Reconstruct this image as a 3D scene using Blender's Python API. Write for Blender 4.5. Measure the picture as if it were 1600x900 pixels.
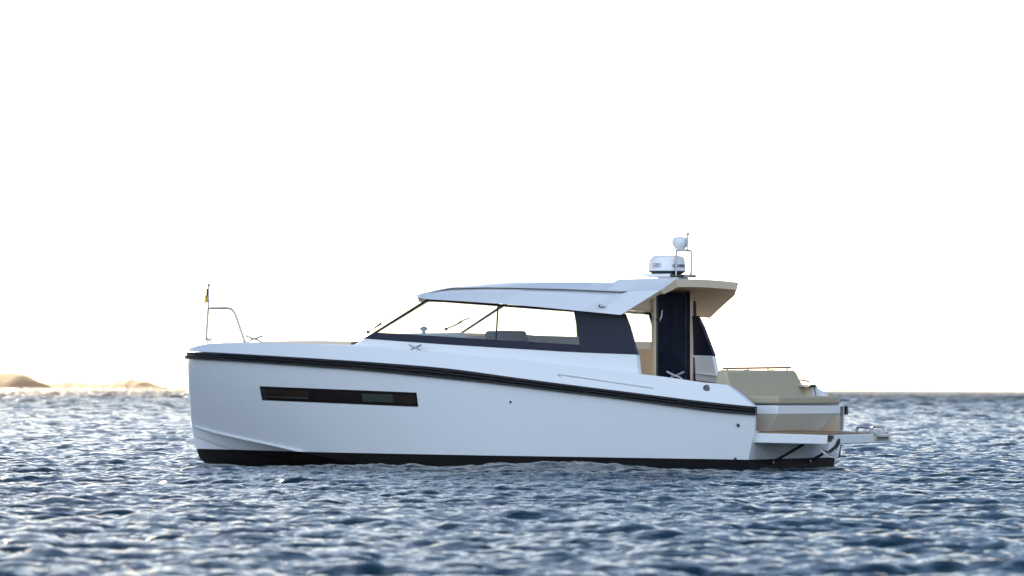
import bpy, bmesh, math, random
import numpy as np
from mathutils import Vector, Matrix
R = math.radians
random.seed(4)
S = bpy.context.scene
for o in list(bpy.data.objects): bpy.data.objects.remove(o)
C = S.collection

# ------------------------------------------------------------------ camera
FPX = 8260.0; W0, H0 = 1600.0, 900.0
CAM = Vector((0, 0, 0.98))
PITCH = math.atan((606.9 - 450) / FPX); ROLL = R(0.275)
F = Vector((0, math.cos(PITCH), math.sin(PITCH)))
r0 = Vector((1, 0, 0)); u0 = r0.cross(F)
RT = (r0 * math.cos(ROLL) + u0 * math.sin(ROLL)).normalized()
UP = RT.cross(F).normalized()
cd = bpy.data.cameras.new('camera'); cam = bpy.data.objects.new('camera', cd); C.objects.link(cam)
cam.matrix_world = Matrix(((RT.x, UP.x, -F.x, CAM.x), (RT.y, UP.y, -F.y, CAM.y), (RT.z, UP.z, -F.z, CAM.z), (0, 0, 0, 1)))
cd.sensor_width = 36; cd.lens = 36 * FPX / W0; cd.clip_start = 0.5; cd.clip_end = 60000
cd.dof.use_dof = True; cd.dof.focus_distance = 69; cd.dof.aperture_fstop = 4.2
S.camera = cam

# ------------------------------------------------------------------ light
SUN_AZ = R(-13)      # from +Y (camera direction), negative = left
SUN_EL = R(13)
w = bpy.data.worlds.new('World'); S.world = w; w.use_nodes = True
nt = w.node_tree; bg = nt.nodes['Background']
sky = nt.nodes.new('ShaderNodeTexSky'); sky.sky_type = 'NISHITA'; sky.sun_disc = False
sky.sun_elevation = SUN_EL; sky.sun_rotation = SUN_AZ
sky.air_density = 1.0; sky.dust_density = 0.5; sky.ozone_density = 5.0; sky.altitude = 0
# a white band of sea haze low over the horizon, added to the clear sky
tcw = nt.nodes.new('ShaderNodeTexCoord'); sx = nt.nodes.new('ShaderNodeSeparateXYZ'); nt.links.new(tcw.outputs['Generated'], sx.inputs[0])
def wm(op, a, b=None):
    n = nt.nodes.new('ShaderNodeMath'); n.operation = op
    for i, q in enumerate((a, b)):
        if q is None: continue
        if isinstance(q, (int, float)): n.inputs[i].default_value = q
        else: nt.links.new(q, n.inputs[i])
    return n.outputs[0]
side = wm('ADD', wm('MULTIPLY', sx.outputs[0], math.sin(SUN_AZ)), wm('MULTIPLY', sx.outputs[1], math.cos(SUN_AZ)))
side = wm('ADD', wm('MULTIPLY', wm('MAXIMUM', side, 0.0), 0.9), 0.1)          # brighter on the sun's side
band = wm('MULTIPLY', side, wm('EXPONENT', wm('MULTIPLY', wm('MULTIPLY', sx.outputs[2], sx.outputs[2]), -1 / 0.12 ** 2)))
hz = nt.nodes.new('ShaderNodeMix'); hz.data_type = 'RGBA'; hz.blend_type = 'ADD'; hz.clamp_result = False
nt.links.new(band, hz.inputs[0]); nt.links.new(sky.outputs[0], hz.inputs[6]); hz.inputs[7].default_value = (8.5, 7.2, 6.6, 1)
back = wm('POWER', wm('MAXIMUM', wm('MULTIPLY', sx.outputs[1], -1.0), 0.0), 0.6)    # fill glow added to the unseen sky behind the camera, brightens the hull
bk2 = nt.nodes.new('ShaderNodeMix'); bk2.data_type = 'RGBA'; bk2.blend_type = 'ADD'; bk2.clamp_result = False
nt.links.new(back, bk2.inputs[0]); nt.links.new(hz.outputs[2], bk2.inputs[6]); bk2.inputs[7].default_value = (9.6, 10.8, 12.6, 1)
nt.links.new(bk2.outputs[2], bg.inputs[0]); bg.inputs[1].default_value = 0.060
sl = bpy.data.lights.new('sun', 'SUN'); so = bpy.data.objects.new('sun', sl); C.objects.link(so)
sl.energy = 4.8; sl.angle = R(0.5); sl.color = (1.0, 0.77, 0.50)
sd = Vector((math.sin(SUN_AZ) * math.cos(SUN_EL), math.cos(SUN_AZ) * math.cos(SUN_EL), math.sin(SUN_EL)))
so.rotation_euler = (-sd).to_track_quat('-Z', 'Y').to_euler(); so.location = (-30, 60, 30)
S.view_settings.view_transform = 'Standard'; S.view_settings.look = 'None'
S.view_settings.exposure = 1.15; S.view_settings.gamma = 1
S.cycles.max_bounces = 8; S.cycles.transparent_max_bounces = 16
S.cycles.sample_clamp_indirect = 6; S.cycles.sample_clamp_direct = 0
S.cycles.use_denoising = True

# ------------------------------------------------------------------ boat frame and picture measurements
YAW = R(25)
DEP = 70 + 5 * math.sin(YAW)
BO = Vector(((296 - 800) / FPX * DEP, DEP, 0))          # the stem at the waterline
AU = Vector((math.cos(YAW), -math.sin(YAW), 0)); AV = Vector((math.sin(YAW), math.cos(YAW), 0))
def tolocal(p):
    d = p - BO; return Vector((d.dot(AU), d.dot(AV), d.z))
def toworld(p): return BO + AU * p[0] + AV * p[1] + Vector((0, 0, p[2]))
CL = tolocal(CAM)
def ray(px, py):
    d = F + RT * ((px - 800) / FPX) + UP * ((450 - py) / FPX)
    return Vector((d.dot(AU), d.dot(AV), d.z))
def PP(px, py, p0, n):
    d = ray(px, py); p0 = Vector(p0); n = Vector(n)
    return CL + d * ((p0 - CL).dot(n) / d.dot(n))
def P(px, py, v): return PP(px, py, (0, v, 0), (0, 1, 0))
def PU(px, py, u): return PP(px, py, (u, 0, 0), (1, 0, 0))
def PZ(px, py, z): return PP(px, py, (0, 0, z), (0, 0, 1))
def proj(p):
    d = toworld(p) - CAM; k = d.dot(F)
    return 800 + FPX * d.dot(RT) / k, 450 - FPX * d.dot(UP) / k
def lerp(line, x):
    return float(np.interp(x, [a for a, b in line], [b for a, b in line]))
def smoothline(line, n=120):
    """resample a measured line with Catmull-Rom so that it has no kinks"""
    xs = np.array([a for a, b in line], float); ys = np.array([b for a, b in line], float)
    m = np.gradient(ys, xs); X = np.linspace(xs[0], xs[-1], n); out = []
    for x in X:
        i = min(max(np.searchsorted(xs, x) - 1, 0), len(xs) - 2); h = xs[i + 1] - xs[i]; t = (x - xs[i]) / h
        y = (2*t**3 - 3*t*t + 1) * ys[i] + (t**3 - 2*t*t + t) * h * m[i] + (-2*t**3 + 3*t*t) * ys[i+1] + (t**3 - t*t) * h * m[i+1]
        out.append((float(x), float(y)))
    return out

# ------------------------------------------------------------------ materials
def mat(name, col, rough=0.5, metal=0.0, coat=0.0, bump=None, var=None, spec=0.5, ior=None):
    m = bpy.data.materials.new(name); m.use_nodes = True; t = m.node_tree; b = t.nodes['Principled BSDF']
    b.inputs['Base Color'].default_value = (*col, 1); b.inputs['Roughness'].default_value = rough
    b.inputs['Metallic'].default_value = metal; b.inputs['Coat Weight'].default_value = coat
    b.inputs['Specular IOR Level'].default_value = spec
    if ior: b.inputs['IOR'].default_value = ior
    tc = t.nodes.new('ShaderNodeTexCoord')
    if var:
        sc, amt = var
        n = t.nodes.new('ShaderNodeTexNoise'); n.inputs['Scale'].default_value = sc; n.inputs['Detail'].default_value = 5
        t.links.new(tc.outputs['Object'], n.inputs['Vector'])
        mx = t.nodes.new('ShaderNodeMix'); mx.data_type = 'RGBA'
        mx.inputs[6].default_value = (*[c * (1 - amt) for c in col], 1); mx.inputs[7].default_value = (*[min(1, c * (1 + amt)) for c in col], 1)
        t.links.new(n.outputs['Fac'], mx.inputs[0]); t.links.new(mx.outputs[2], b.inputs['Base Color'])
    if bump:
        sc, st, dist = bump
        n = t.nodes.new('ShaderNodeTexNoise'); n.inputs['Scale'].default_value = sc; n.inputs['Detail'].default_value = 3
        t.links.new(tc.outputs['Object'], n.inputs['Vector'])
        bp = t.nodes.new('ShaderNodeBump'); bp.inputs['Strength'].default_value = st; bp.inputs['Distance'].default_value = dist
        t.links.new(n.outputs['Fac'], bp.inputs['Height']); t.links.new(bp.outputs[0], b.inputs['Normal'])
    return m
M = {}
M['white'] = mat('white_gelcoat', (0.80, 0.81, 0.82), 0.15, coat=0.4, var=(0.9, 0.02), bump=(1.3, 0.25, 0.02))
# faint rain and salt streaks running down the topsides
t_ = M['white'].node_tree; b_ = t_.nodes['Principled BSDF']
tc_ = t_.nodes.new('ShaderNodeTexCoord'); mp_s = t_.nodes.new('ShaderNodeMapping'); mp_s.inputs['Scale'].default_value = (5, 5, 0.5); t_.links.new(tc_.outputs['Object'], mp_s.inputs[0])
ns_ = t_.nodes.new('ShaderNodeTexNoise'); ns_.inputs['Scale'].default_value = 1.0; ns_.inputs['Detail'].default_value = 6; ns_.inputs['Roughness'].default_value = 0.7; t_.links.new(mp_s.outputs[0], ns_.inputs['Vector'])
mr_ = t_.nodes.new('ShaderNodeMapRange'); mr_.inputs[1].default_value = 0.3; mr_.inputs[2].default_value = 0.75; mr_.inputs[3].default_value = 0.13; mr_.inputs[4].default_value = 0.30; t_.links.new(ns_.outputs['Fac'], mr_.inputs[0]); t_.links.new(mr_.outputs[0], b_.inputs['Roughness'])
mc_ = t_.nodes.new('ShaderNodeMix'); mc_.data_type = 'RGBA'; mc_.inputs[6].default_value = (0.82, 0.83, 0.84, 1); mc_.inputs[7].default_value = (0.785, 0.795, 0.80, 1); t_.links.new(ns_.outputs['Fac'], mc_.inputs[0]); t_.links.new(mc_.outputs[2], b_.inputs['Base Color'])
M['roofwhite'] = mat('roof_gelcoat', (0.78, 0.79, 0.80), 0.25, coat=0.3, var=(0.9, 0.02))
M['cream'] = mat('cream_gelcoat', (0.76, 0.61, 0.44), 0.4, var=(1.5, 0.05))
M['pale'] = mat('pale_moulding', (0.74, 0.69, 0.60), 0.4, var=(1.5, 0.04))
M['tan'] = mat('tan_lining', (0.62, 0.40, 0.22), 0.6, var=(3, 0.1))
M['black'] = mat('black_antifouling', (0.006, 0.006, 0.007), 0.6, spec=0.15, bump=(30, 0.3, 0.004), var=(2, 0.3))
M['rubber'] = mat('black_rubber', (0.012, 0.012, 0.014), 0.38, spec=0.35, bump=(60, 0.1, 0.002))
M['tint'] = mat('dark_tinted_glass', (0.012, 0.017, 0.032), 0.12, bump=(2.2, 0.25, 0.03), var=(4, 0.9), spec=0.0)  # the tone variation paints broken reflections into the door glass
M['panel'] = mat('navy_black_panel', (0.012, 0.015, 0.034), 0.35, spec=0.25)
M['steel'] = mat('polished_steel', (0.42, 0.41, 0.42), 0.28, metal=1.0)
M['dsteel'] = mat('dark_bracket', (0.03, 0.03, 0.032), 0.45, metal=0.6)
M['teak'] = mat('teak_planks', (0.27, 0.165, 0.08), 0.6, var=(8, 0.2), bump=(40, 0.3, 0.002))
M['fabric'] = mat('olive_beige_fabric', (0.47, 0.405, 0.285), 0.85, var=(40, 0.08), bump=(150, 0.4, 0.002))
M['seam'] = mat('fabric_seam', (0.33, 0.285, 0.20), 0.85)
M['greyfab'] = mat('slate_blue_fabric', (0.10, 0.12, 0.16), 0.8, var=(30, 0.1), bump=(120, 0.4, 0.002))
M['dash'] = mat('grey_dashboard', (0.45, 0.46, 0.47), 0.5, var=(10, 0.08))
M['radome'] = mat('radome_white', (0.82, 0.83, 0.85), 0.35)
M['ink'] = mat('dark_lettering', (0.03, 0.035, 0.045), 0.5)
M['lens'] = mat('blue_grey_lens', (0.06, 0.08, 0.12), 0.12)
M['yellow'] = mat('yellow_bunting', (0.75, 0.48, 0.02), 0.8)
M['dblue'] = mat('dark_bunting', (0.03, 0.03, 0.05), 0.8)
M['plate'] = mat('nameplate_metal', (0.55, 0.52, 0.42), 0.35, metal=0.7)
M['hullglass'] = mat('hull_window_glass', (0.008, 0.006, 0.007), 0.15, spec=0.15)
M['pane'] = mat('hull_window_pane', (0.020, 0.014, 0.010), 0.2, spec=0.2, var=(3, 0.5))
M['panegreen'] = mat('hull_window_recess', (0.034, 0.046, 0.038), 0.3, spec=0.3, var=(6, 0.25))
def glass():
    m = bpy.data.materials.new('clear_window_glass'); m.use_nodes = True; t = m.node_tree
    for n in list(t.nodes): t.nodes.remove(n)
    out = t.nodes.new('ShaderNodeOutputMaterial'); tr = t.nodes.new('ShaderNodeBsdfTransparent'); gl = t.nodes.new('ShaderNodeBsdfGlossy')
    tr.inputs[0].default_value = (0.872, 0.912, 0.925, 1); gl.inputs['Roughness'].default_value = 0.02
    fr = t.nodes.new('ShaderNodeFresnel'); fr.inputs[0].default_value = 1.45
    mx = t.nodes.new('ShaderNodeMixShader')
    ge = t.nodes.new('ShaderNodeNewGeometry'); io = t.nodes.new('ShaderNodeMapRange')
    io.inputs[3].default_value = 1.45; io.inputs[4].default_value = 1 / 1.45; t.links.new(ge.outputs['Backfacing'], io.inputs[0]); t.links.new(io.outputs[0], fr.inputs[0])
    t.links.new(fr.outputs[0], mx.inputs[0]); t.links.new(tr.outputs[0], mx.inputs[1]); t.links.new(gl.outputs[0], mx.inputs[2])
    t.links.new(mx.outputs[0], out.inputs[0]); return m
M['glass'] = glass()

# ------------------------------------------------------------------ mesh helper
class MB:
    def __init__(s): s.v = []; s.f = []; s.m = []
    def add(s, vs, fs, mi=0):
        k = len(s.v); s.v += [tuple(x) for x in vs]
        for f in fs: s.f.append([i + k for i in f]); s.m.append(mi)
        return s
    def box(s, a, b, mi=0):
        (x0, y0, z0), (x1, y1, z1) = a, b
        vs = [(x, y, z) for x in (x0, x1) for y in (y0, y1) for z in (z0, z1)]
        return s.add(vs, [(0,1,3,2), (4,6,7,5), (0,4,5,1), (2,3,7,6), (0,2,6,4), (1,5,7,3)], mi)
    def prism(s, pts, off, mi=0):
        """closed polygon pts pushed by the vector off"""
        n = len(pts); off = Vector(off); a = [Vector(p) for p in pts]; b = [p + off for p in a]
        return s.add(a + b, [list(range(n)), list(range(2*n - 1, n - 1, -1))] + [(i, (i+1) % n, n + (i+1) % n, n + i) for i in range(n)], mi)
    def hexa(s, lo, hi, mi=0):
        """two loops with the same count joined into a solid"""
        n = len(lo)
        return s.add(list(lo) + list(hi), [list(range(n))[::-1], list(range(n, 2*n))] + [(i, (i+1) % n, n + (i+1) % n, n + i) for i in range(n)], mi)
    def tube(s, path, r, n=10, mi=0, closed=False):
        path = [Vector(p) for p in path]; rr = r if isinstance(r, (list, tuple)) else [r] * len(path)
        rings = []; N = len(path); prev = None
        for i, p in enumerate(path):
            a = path[max(i-1, 0)]; b = path[min(i+1, N-1)]; t = (b - a).normalized()
            if prev is None: x = t.orthogonal().normalized()
            else: x = (prev - t * prev.dot(t)).normalized()
            prev = x; y = t.cross(x)
            rings.append([p + (x * math.cos(2*math.pi*k/n) + y * math.sin(2*math.pi*k/n)) * rr[i] for k in range(n)])
        vs = [q for g in rings for q in g]
        fs = [(i*n + k, i*n + (k+1) % n, (i+1)*n + (k+1) % n, (i+1)*n + k) for i in range(N-1) for k in range(n)]
        fs += [list(range(n))[::-1], list(range((N-1)*n, N*n))]
        return s.add(vs, fs, mi)
    def lathe(s, c, prof, axis=(0,0,1), n=32, mi=0, sx=1.0):
        c = Vector(c); ax = Vector(axis).normalized(); x = ax.orthogonal().normalized(); y = ax.cross(x)
        vs = [c + ax * h + (x * math.cos(2*math.pi*k/n) + y * math.sin(2*math.pi*k/n)) * r for r, h in prof for k in range(n)]
        N = len(prof)
        fs = [(i*n + k, i*n + (k+1) % n, (i+1)*n + (k+1) % n, (i+1)*n + k) for i in range(N-1) for k in range(n)]
        fs += [list(range(n))[::-1], list(range((N-1)*n, N*n))]
        return s.add(vs, fs, mi)
    def grid(s, rows, mi=0, flip=False):
        n = len(rows[0]); vs = [p for r in rows for p in r]
        fs = [(i*n + k, i*n + k + 1, (i+1)*n + k + 1, (i+1)*n + k) for i in range(len(rows)-1) for k in range(n-1)]
        if flip: fs = [f[::-1] for f in fs]
        return s.add(vs, fs, mi)
    def mirror(s):
        k = len(s.v); s.v += [(x, -y, z) for x, y, z in s.v]
        s.f += [[i + k for i in f][::-1] for f in s.f]; s.m += list(s.m); return s
    def mirrored(s):
        o = MB(); o.v = [(x, -y, z) for x, y, z in s.v]; o.f = [list(f)[::-1] for f in s.f]; o.m = list(s.m); return o
    def build(s, name, mats, parent=None, bevel=0.0, seg=2, smooth=35, label=None, weld=False, subd=0, fixn=True):
        me = bpy.data.meshes.new(name); me.from_pydata(s.v, [], s.f)
        mats = mats if isinstance(mats, (list, tuple)) else [mats]
        for m in mats: me.materials.append(m)
        for p, mi in zip(me.polygons, s.m): p.material_index = mi
        bm = bmesh.new(); bm.from_mesh(me)
        if weld: bmesh.ops.remove_doubles(bm, verts=bm.verts, dist=0.0008)
        if fixn: bmesh.ops.recalc_face_normals(bm, faces=bm.faces)
        bm.to_mesh(me); bm.free()
        me.shade_smooth()
        if smooth < 180: me.set_sharp_from_angle(angle=R(smooth))
        o = bpy.data.objects.new(name, me); C.objects.link(o)
        if parent: o.parent = parent
        if subd:
            q = o.modifiers.new('sub', 'SUBSURF'); q.levels = subd; q.render_levels = subd
        if bevel:
            q = o.modifiers.new('bevel', 'BEVEL'); q.width = bevel; q.segments = seg; q.limit_method = 'ANGLE'; q.angle_limit = R(40); q.harden_normals = False
        if label: o['label'] = label
        return o
def tag(o, label=None, cat=None, kind=None):
    if label: o['label'] = label
    if cat: o['category'] = cat
    if kind: o['kind'] = kind
    return o

# ------------------------------------------------------------------ water
def ocean_tile(N, L, lam, std, seed, wdir, spread=2.0, kcut=None, small=0.0):
    rng = np.random.default_rng(seed)
    k1 = np.fft.fftfreq(N, L / N) * 2 * math.pi
    kx, ky = np.meshgrid(k1, k1); k = np.hypot(kx, ky); k[0, 0] = 1
    kp = 2 * math.pi / lam
    Sp = k ** -3.75 * np.exp(-1.25 * (kp / k) ** 2)
    c = np.abs((kx * math.cos(wdir) + ky * math.sin(wdir)) / k)
    Sp *= (0.15 + c ** spread)
    Sp *= np.exp(-(k * small) ** 2)
    Sp[0, 0] = 0
    a = np.sqrt(Sp) * (rng.standard_normal((N, N)) + 1j * rng.standard_normal((N, N)))
    h = np.fft.ifft2(a).real; g = std / h.std(); h *= g
    # horizontal pull that sharpens the crests
    dx = np.fft.ifft2(-1j * kx / k * a).real * g; dy = np.fft.ifft2(-1j * ky / k * a).real * g
    return h, dx, dy
def sample(tile, L, x, y):
    N = tile[0].shape[0]; fx = (x / L * N) % N; fy = (y / L * N) % N
    i = np.floor(fx).astype(int) % N; j = np.floor(fy).astype(int) % N; a = fx - np.floor(fx); b = fy - np.floor(fy)
    i1 = (i + 1) % N; j1 = (j + 1) % N
    return [t[j, i]*(1-a)*(1-b) + t[j, i1]*a*(1-b) + t[j1, i]*(1-a)*b + t[j1, i1]*a*b for t in tile]
def build_water():
    inner = np.arange(-8.5, 8.5001, 0.0165)
    outer = [8.5]; st = 0.03
    while outer[-1] < 180: outer.append(outer[-1] + st); st *= 1.10
    outer = np.array(outer[1:]); outer = outer[outer < 179]
    ang = np.radians(np.concatenate([-outer[::-1], inner, outer]))
    rs = [1.0]
    while rs[-1] < 9000:
        r = rs[-1]
        d = 1.5 if r < 22 else (0.05 if r < 60 else (0.05 + (r - 60) * 0.0020 if r < 260 else (0.46 + (r - 260) * 0.0032 if r < 1000 else 2.8 + (r - 1000) * 0.03)))
        rs.append(r + d)
    rr = np.array(rs)
    A, Rr = np.meshgrid(ang, rr); x = Rr * np.sin(A); y = Rr * np.cos(A)
    t1 = ocean_tile(1024, 21.0, 0.85, 0.0160, 3, R(78), spread=3, small=0.008)
    t2 = ocean_tile(512, 61.0, 3.6, 0.018, 8, R(112), spread=3, small=0.12)
    ca, sa = math.cos(0.37), math.sin(0.37)
    h1, dx1, dy1 = sample(t1, 21.0, x + 3, y)
    x2 = x*ca - y*sa; y2 = x*sa + y*ca
    h2, dx2, dy2 = sample(t2, 61.0, x2, y2)
    # longer, steeper sea away from the sheltered water near the boat
    t3 = ocean_tile(1024, 113.0, 4.6, 1.0, 21, R(97), spread=2.5, small=0.10)
    op = np.clip((Rr - 95) / 450, 0, 1) ** 0.8 * 0.12 + np.clip((Rr - 900) / 3000, 0, 1) * 0.10
    h3, dx3, dy3 = [q * op for q in sample(t3, 113.0, x * 0.98 + y * 0.17 + 11, y * 0.98 - x * 0.17)]
    fade = np.clip((9000 - Rr) / 3000, 0.3, 1)
    # gusts: patches of rougher and calmer water
    ch = 1.15
    h = (h1 + h2 + h3) * fade - 0.05
    X = x + ch * (dx1 + dx2*ca + dy2*sa + dx3) * fade; Y = y + ch * (dy1 - dx2*sa + dy2*ca + dy3) * fade
    # trough under the stem, swell just ahead of it
    def bump(px, py, amp, sx, sy):
        q = toworld(PZ(px, py, 0.0)); return amp * np.exp(-((x - q.x) / sx) ** 2 - ((y - q.y) / sy) ** 2)
    h += bump(360, 719, -0.075, 1.3, 3.5) + bump(225, 722, 0.07, 0.9, 0.8) + bump(860, 727, 0.05, 0.9, 0.7) + bump(690, 731, -0.04, 1.0, 1.6) + bump(1250, 731, -0.02, .8, 1.5)
    n0, n1 = x.shape
    co = np.stack([X, Y, h], -1).reshape(-1, 3).astype(np.float32)
    i = np.arange((n0 - 1) * (n1 - 1)); rI = i // (n1 - 1); cI = i % (n1 - 1); b = rI * n1 + cI
    q = np.stack([b, b + 1, b + n1 + 1, b + n1], -1).astype(np.int32)
    me = bpy.data.meshes.new('sea_water'); me.vertices.add(len(co)); me.vertices.foreach_set('co', co.ravel())
    me.loops.add(q.size); me.loops.foreach_set('vertex_index', q.ravel())
    me.polygons.add(len(q)); me.polygons.foreach_set('loop_start', np.arange(0, q.size, 4, dtype=np.int32)); me.polygons.foreach_set('loop_total', np.full(len(q), 4, np.int32))
    me.polygons.foreach_set('use_smooth', np.ones(len(q), bool))
    me.update(calc_edges=True)
    m = bpy.data.materials.new('sea_water'); m.use_nodes = True; t = m.node_tree; b = t.nodes['Principled BSDF']
    b.inputs['Base Color'].default_value = (0.006, 0.028, 0.039, 1); b.inputs['Roughness'].default_value = 0.09; b.inputs['IOR'].default_value = 1.333
    tc = t.nodes.new('ShaderNodeTexCoord'); mp = t.nodes.new('ShaderNodeMapping'); mp.inputs['Scale'].default_value = (1.0, 1.5, 1.0)
    t.links.new(tc.outputs['Object'], mp.inputs[0])
    n = t.nodes.new('ShaderNodeTexNoise'); n.inputs['Scale'].default_value = 6.0; n.inputs['Detail'].default_value = 6; n.inputs['Roughness'].default_value = 0.6; n.inputs['Distortion'].default_value = 0.4
    t.links.new(mp.outputs[0], n.inputs['Vector'])
    bp = t.nodes.new('ShaderNodeBump'); bp.inputs['Strength'].default_value = 1.0; bp.inputs['Distance'].default_value = 0.016
    t.links.new(n.outputs['Fac'], bp.inputs['Height'])
    mp4 = t.nodes.new('ShaderNodeMapping'); mp4.inputs['Scale'].default_value = (1.0, 1.9, 1.0); mp4.inputs['Rotation'].default_value = (0, 0, 0.25); t.links.new(tc.outputs['Object'], mp4.inputs[0])
    n4 = t.nodes.new('ShaderNodeTexNoise'); n4.noise_type = 'RIDGED_MULTIFRACTAL'; n4.inputs['Scale'].default_value = 9.0; n4.inputs['Detail'].default_value = 3; t.links.new(mp4.outputs[0], n4.inputs['Vector'])
    bp2 = t.nodes.new('ShaderNodeBump'); bp2.inputs['Strength'].default_value = 1.0; bp2.inputs['Distance'].default_value = 0.008
    t.links.new(n4.outputs['Fac'], bp2.inputs['Height']); t.links.new(bp.outputs[0], bp2.inputs['Normal']); t.links.new(bp2.outputs[0], b.inputs['Normal'])
    # out where the small waves are finer than the mesh they show as a rougher surface
    ln = t.nodes.new('ShaderNodeVectorMath'); ln.operation = 'LENGTH'; t.links.new(tc.outputs['Object'], ln.inputs[0])
    mr = t.nodes.new('ShaderNodeMapRange'); mr.inputs[1].default_value = 80; mr.inputs[2].default_value = 700; mr.inputs[3].default_value = 0.06; mr.inputs[4].default_value = 0.40
    t.links.new(ln.outputs['Value'], mr.inputs[0])
    # wind patches
    n2 = t.nodes.new('ShaderNodeTexNoise'); n2.inputs['Scale'].default_value = 0.05; n2.inputs['Detail'].default_value = 4; mp2 = t.nodes.new('ShaderNodeMapping'); mp2.inputs['Scale'].default_value = (1.0, 0.25, 1.0)
    t.links.new(tc.outputs['Object'], mp2.inputs[0]); t.links.new(mp2.outputs[0], n2.inputs['Vector'])
    g2 = t.nodes.new('ShaderNodeMapRange'); g2.inputs[1].default_value = 0.3; g2.inputs[2].default_value = 0.7; g2.inputs[3].default_value = 0.55; g2.inputs[4].default_value = 1.25; t.links.new(n2.outputs['Fac'], g2.inputs[0])
    mu = t.nodes.new('ShaderNodeMath'); mu.operation = 'MULTIPLY'; t.links.new(mr.outputs[0], mu.inputs[0]); t.links.new(g2.outputs[0], mu.inputs[1]); t.links.new(mu.outputs[0], b.inputs['Roughness'])
    m3 = t.nodes.new('ShaderNodeMapRange'); m3.inputs[1].default_value = 70; m3.inputs[2].default_value = 400; m3.inputs[3].default_value = 0.5; m3.inputs[4].default_value = 0.28
    t.links.new(ln.outputs['Value'], m3.inputs[0]); t.links.new(m3.outputs[0], b.inputs['Specular IOR Level'])
    me.materials.append(m)
    o = bpy.data.objects.new('sea_water', me); C.objects.link(o)
    tag(o, 'choppy blue grey sea water around the white boat', None, 'structure'); return o
build_water()

# ------------------------------------------------------------------ islands
def horizon_world(px, py, dist):
    d = F + RT * ((px - 800) / FPX) + UP * ((450 - py) / FPX); return CAM + d * (dist / d.y)
M['rock'] = mat('island_rock', (0.13, 0.062, 0.03), 0.9, var=(0.06, 0.6))
def island(name, prof, dist, depth, label, seed):
    """prof: skyline in picture units, turned into a hill with its own width, depth and lumps"""
    rng = random.Random(seed); rng2 = [rng.uniform(-0.9, 0.5) for _ in range(60)]; mb = MB(); rows = []
    xs = np.linspace(prof[0][0], prof[-1][0], 70)
    ph = [(rng.uniform(0.02, 0.35), rng.uniform(0, 6), rng.uniform(0.3, 1)) for _ in range(12)]
    for j in range(15):
        t = j / 14; prf = math.sin(math.pi * t) ** 0.6; row = []
        for x in xs:
            top = horizon_world(x, lerp(prof, x), dist)
            hgt = max(top.z + rng2[int(x * 0.45) % 60] * dist / FPX, 0.02); lump = 1 + 0.10 * sum(a * math.sin(x * f + p + 5 * t) for f, p, a in ph) / 3
            X = top.x + (t - 0.5) * 6 * math.sin(x * 0.02 + seed)
            row.append((X, dist + (t - 0.5) * depth, -0.5 + (hgt + 0.5) * prf * lump))
        rows.append(row)
    mb.grid(rows); o = mb.build(name, M['rock'], smooth=180); tag(o, label, None, 'structure'); return o
island('wooded_island', [(-140, 605), (-110, 592), (-60, 586), (-10, 583), (12, 582.5), (30, 585.5), (38, 589), (43, 590), (49, 593.5), (53, 601), (57, 606)], 2300, 160, 'dark rounded island on the horizon at the left', 1)
island('low_skerry', [(40, 606), (60, 600), (80, 599.5), (95, 597.5), (110, 596), (135, 598.5), (165, 600), (180, 597), (195, 594), (212, 593), (230, 596), (236, 601), (243, 605)], 2700, 200, 'low golden rocky skerries between the island and the bow', 2)
island('far_shore', [(225, 606.5), (245, 604.5), (262, 604), (275, 605), (292, 603.5), (320, 603), (360, 605), (400, 607.5)], 3600, 200, 'faint strip of far shore beside the bow', 3)

# ------------------------------------------------------------------ sea haze
mb = MB(); mb.box((-3500, -60, -3), (3500, 9300, 14)); hzo = mb.build('haze', [], None, smooth=30)
hm = bpy.data.materials.new('haze'); hm.use_nodes = True; ht = hm.node_tree; ht.nodes.remove(ht.nodes['Principled BSDF'])
pv = ht.nodes.new('ShaderNodeVolumePrincipled'); pv.inputs['Density'].default_value = 0.000011; pv.inputs['Color'].default_value = (0.96, 0.93, 0.90, 1); pv.inputs['Anisotropy'].default_value = 0.82
ht.links.new(pv.outputs[0], ht.nodes['Material Output'].inputs['Volume']); hzo.data.materials.append(hm)
tag(hzo, 'thin pale sea haze over the water', None, 'stuff')

# ------------------------------------------------------------------ the boat
boat = bpy.data.objects.new('motor_yacht', None); C.objects.link(boat)
boat.location = BO; boat.rotation_euler = (0, 0, -YAW)
tag(boat, 'white cabin motor yacht with black rubbing strake and swim platform', 'motor yacht')

UE = 8.975      # the transom end of the topsides
gun_line = smoothline([(292, 545), (312, 539), (345, 536), (400, 535.5), (480, 536.8), (546, 540), (640, 547), (720, 554), (800, 561.5), (880, 571), (987, 583), (1050, 590.5), (1100, 598), (1138, 601.5), (1260, 618)])
rubt_line = smoothline([(285, 548.5), (300, 548.8), (373, 552.5), (440, 556.5), (490, 559.5), (600, 567), (700, 575.5), (800, 589), (860, 597), (1000, 614.5), (1100, 627), (1178, 635), (1260, 642)])
rubb_line = smoothline([(285, 560.5), (300, 561.5), (380, 566), (480, 573), (580, 580.5), (680, 590.5), (780, 601), (860, 611), (960, 623), (1050, 635), (1110, 643), (1178, 649), (1260, 655)])
chine_line = [(285, 660), (300, 664), (332, 674), (380, 685), (430, 695.5), (480, 707), (560, 722), (650, 733), (800, 741), (1260, 746)]
BM = 1.62
def half(u, q, p, ln, mx, us=0.0, aft=0.06):
    s = min(max((u - us) / ln, 0), 1); return mx * (1 - (1 - s) ** p) ** q - aft * max(0, (u - 5) / 4) ** 2
def b_rub(u): return half(u, 0.62, 2.1, 5.2, BM)
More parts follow.
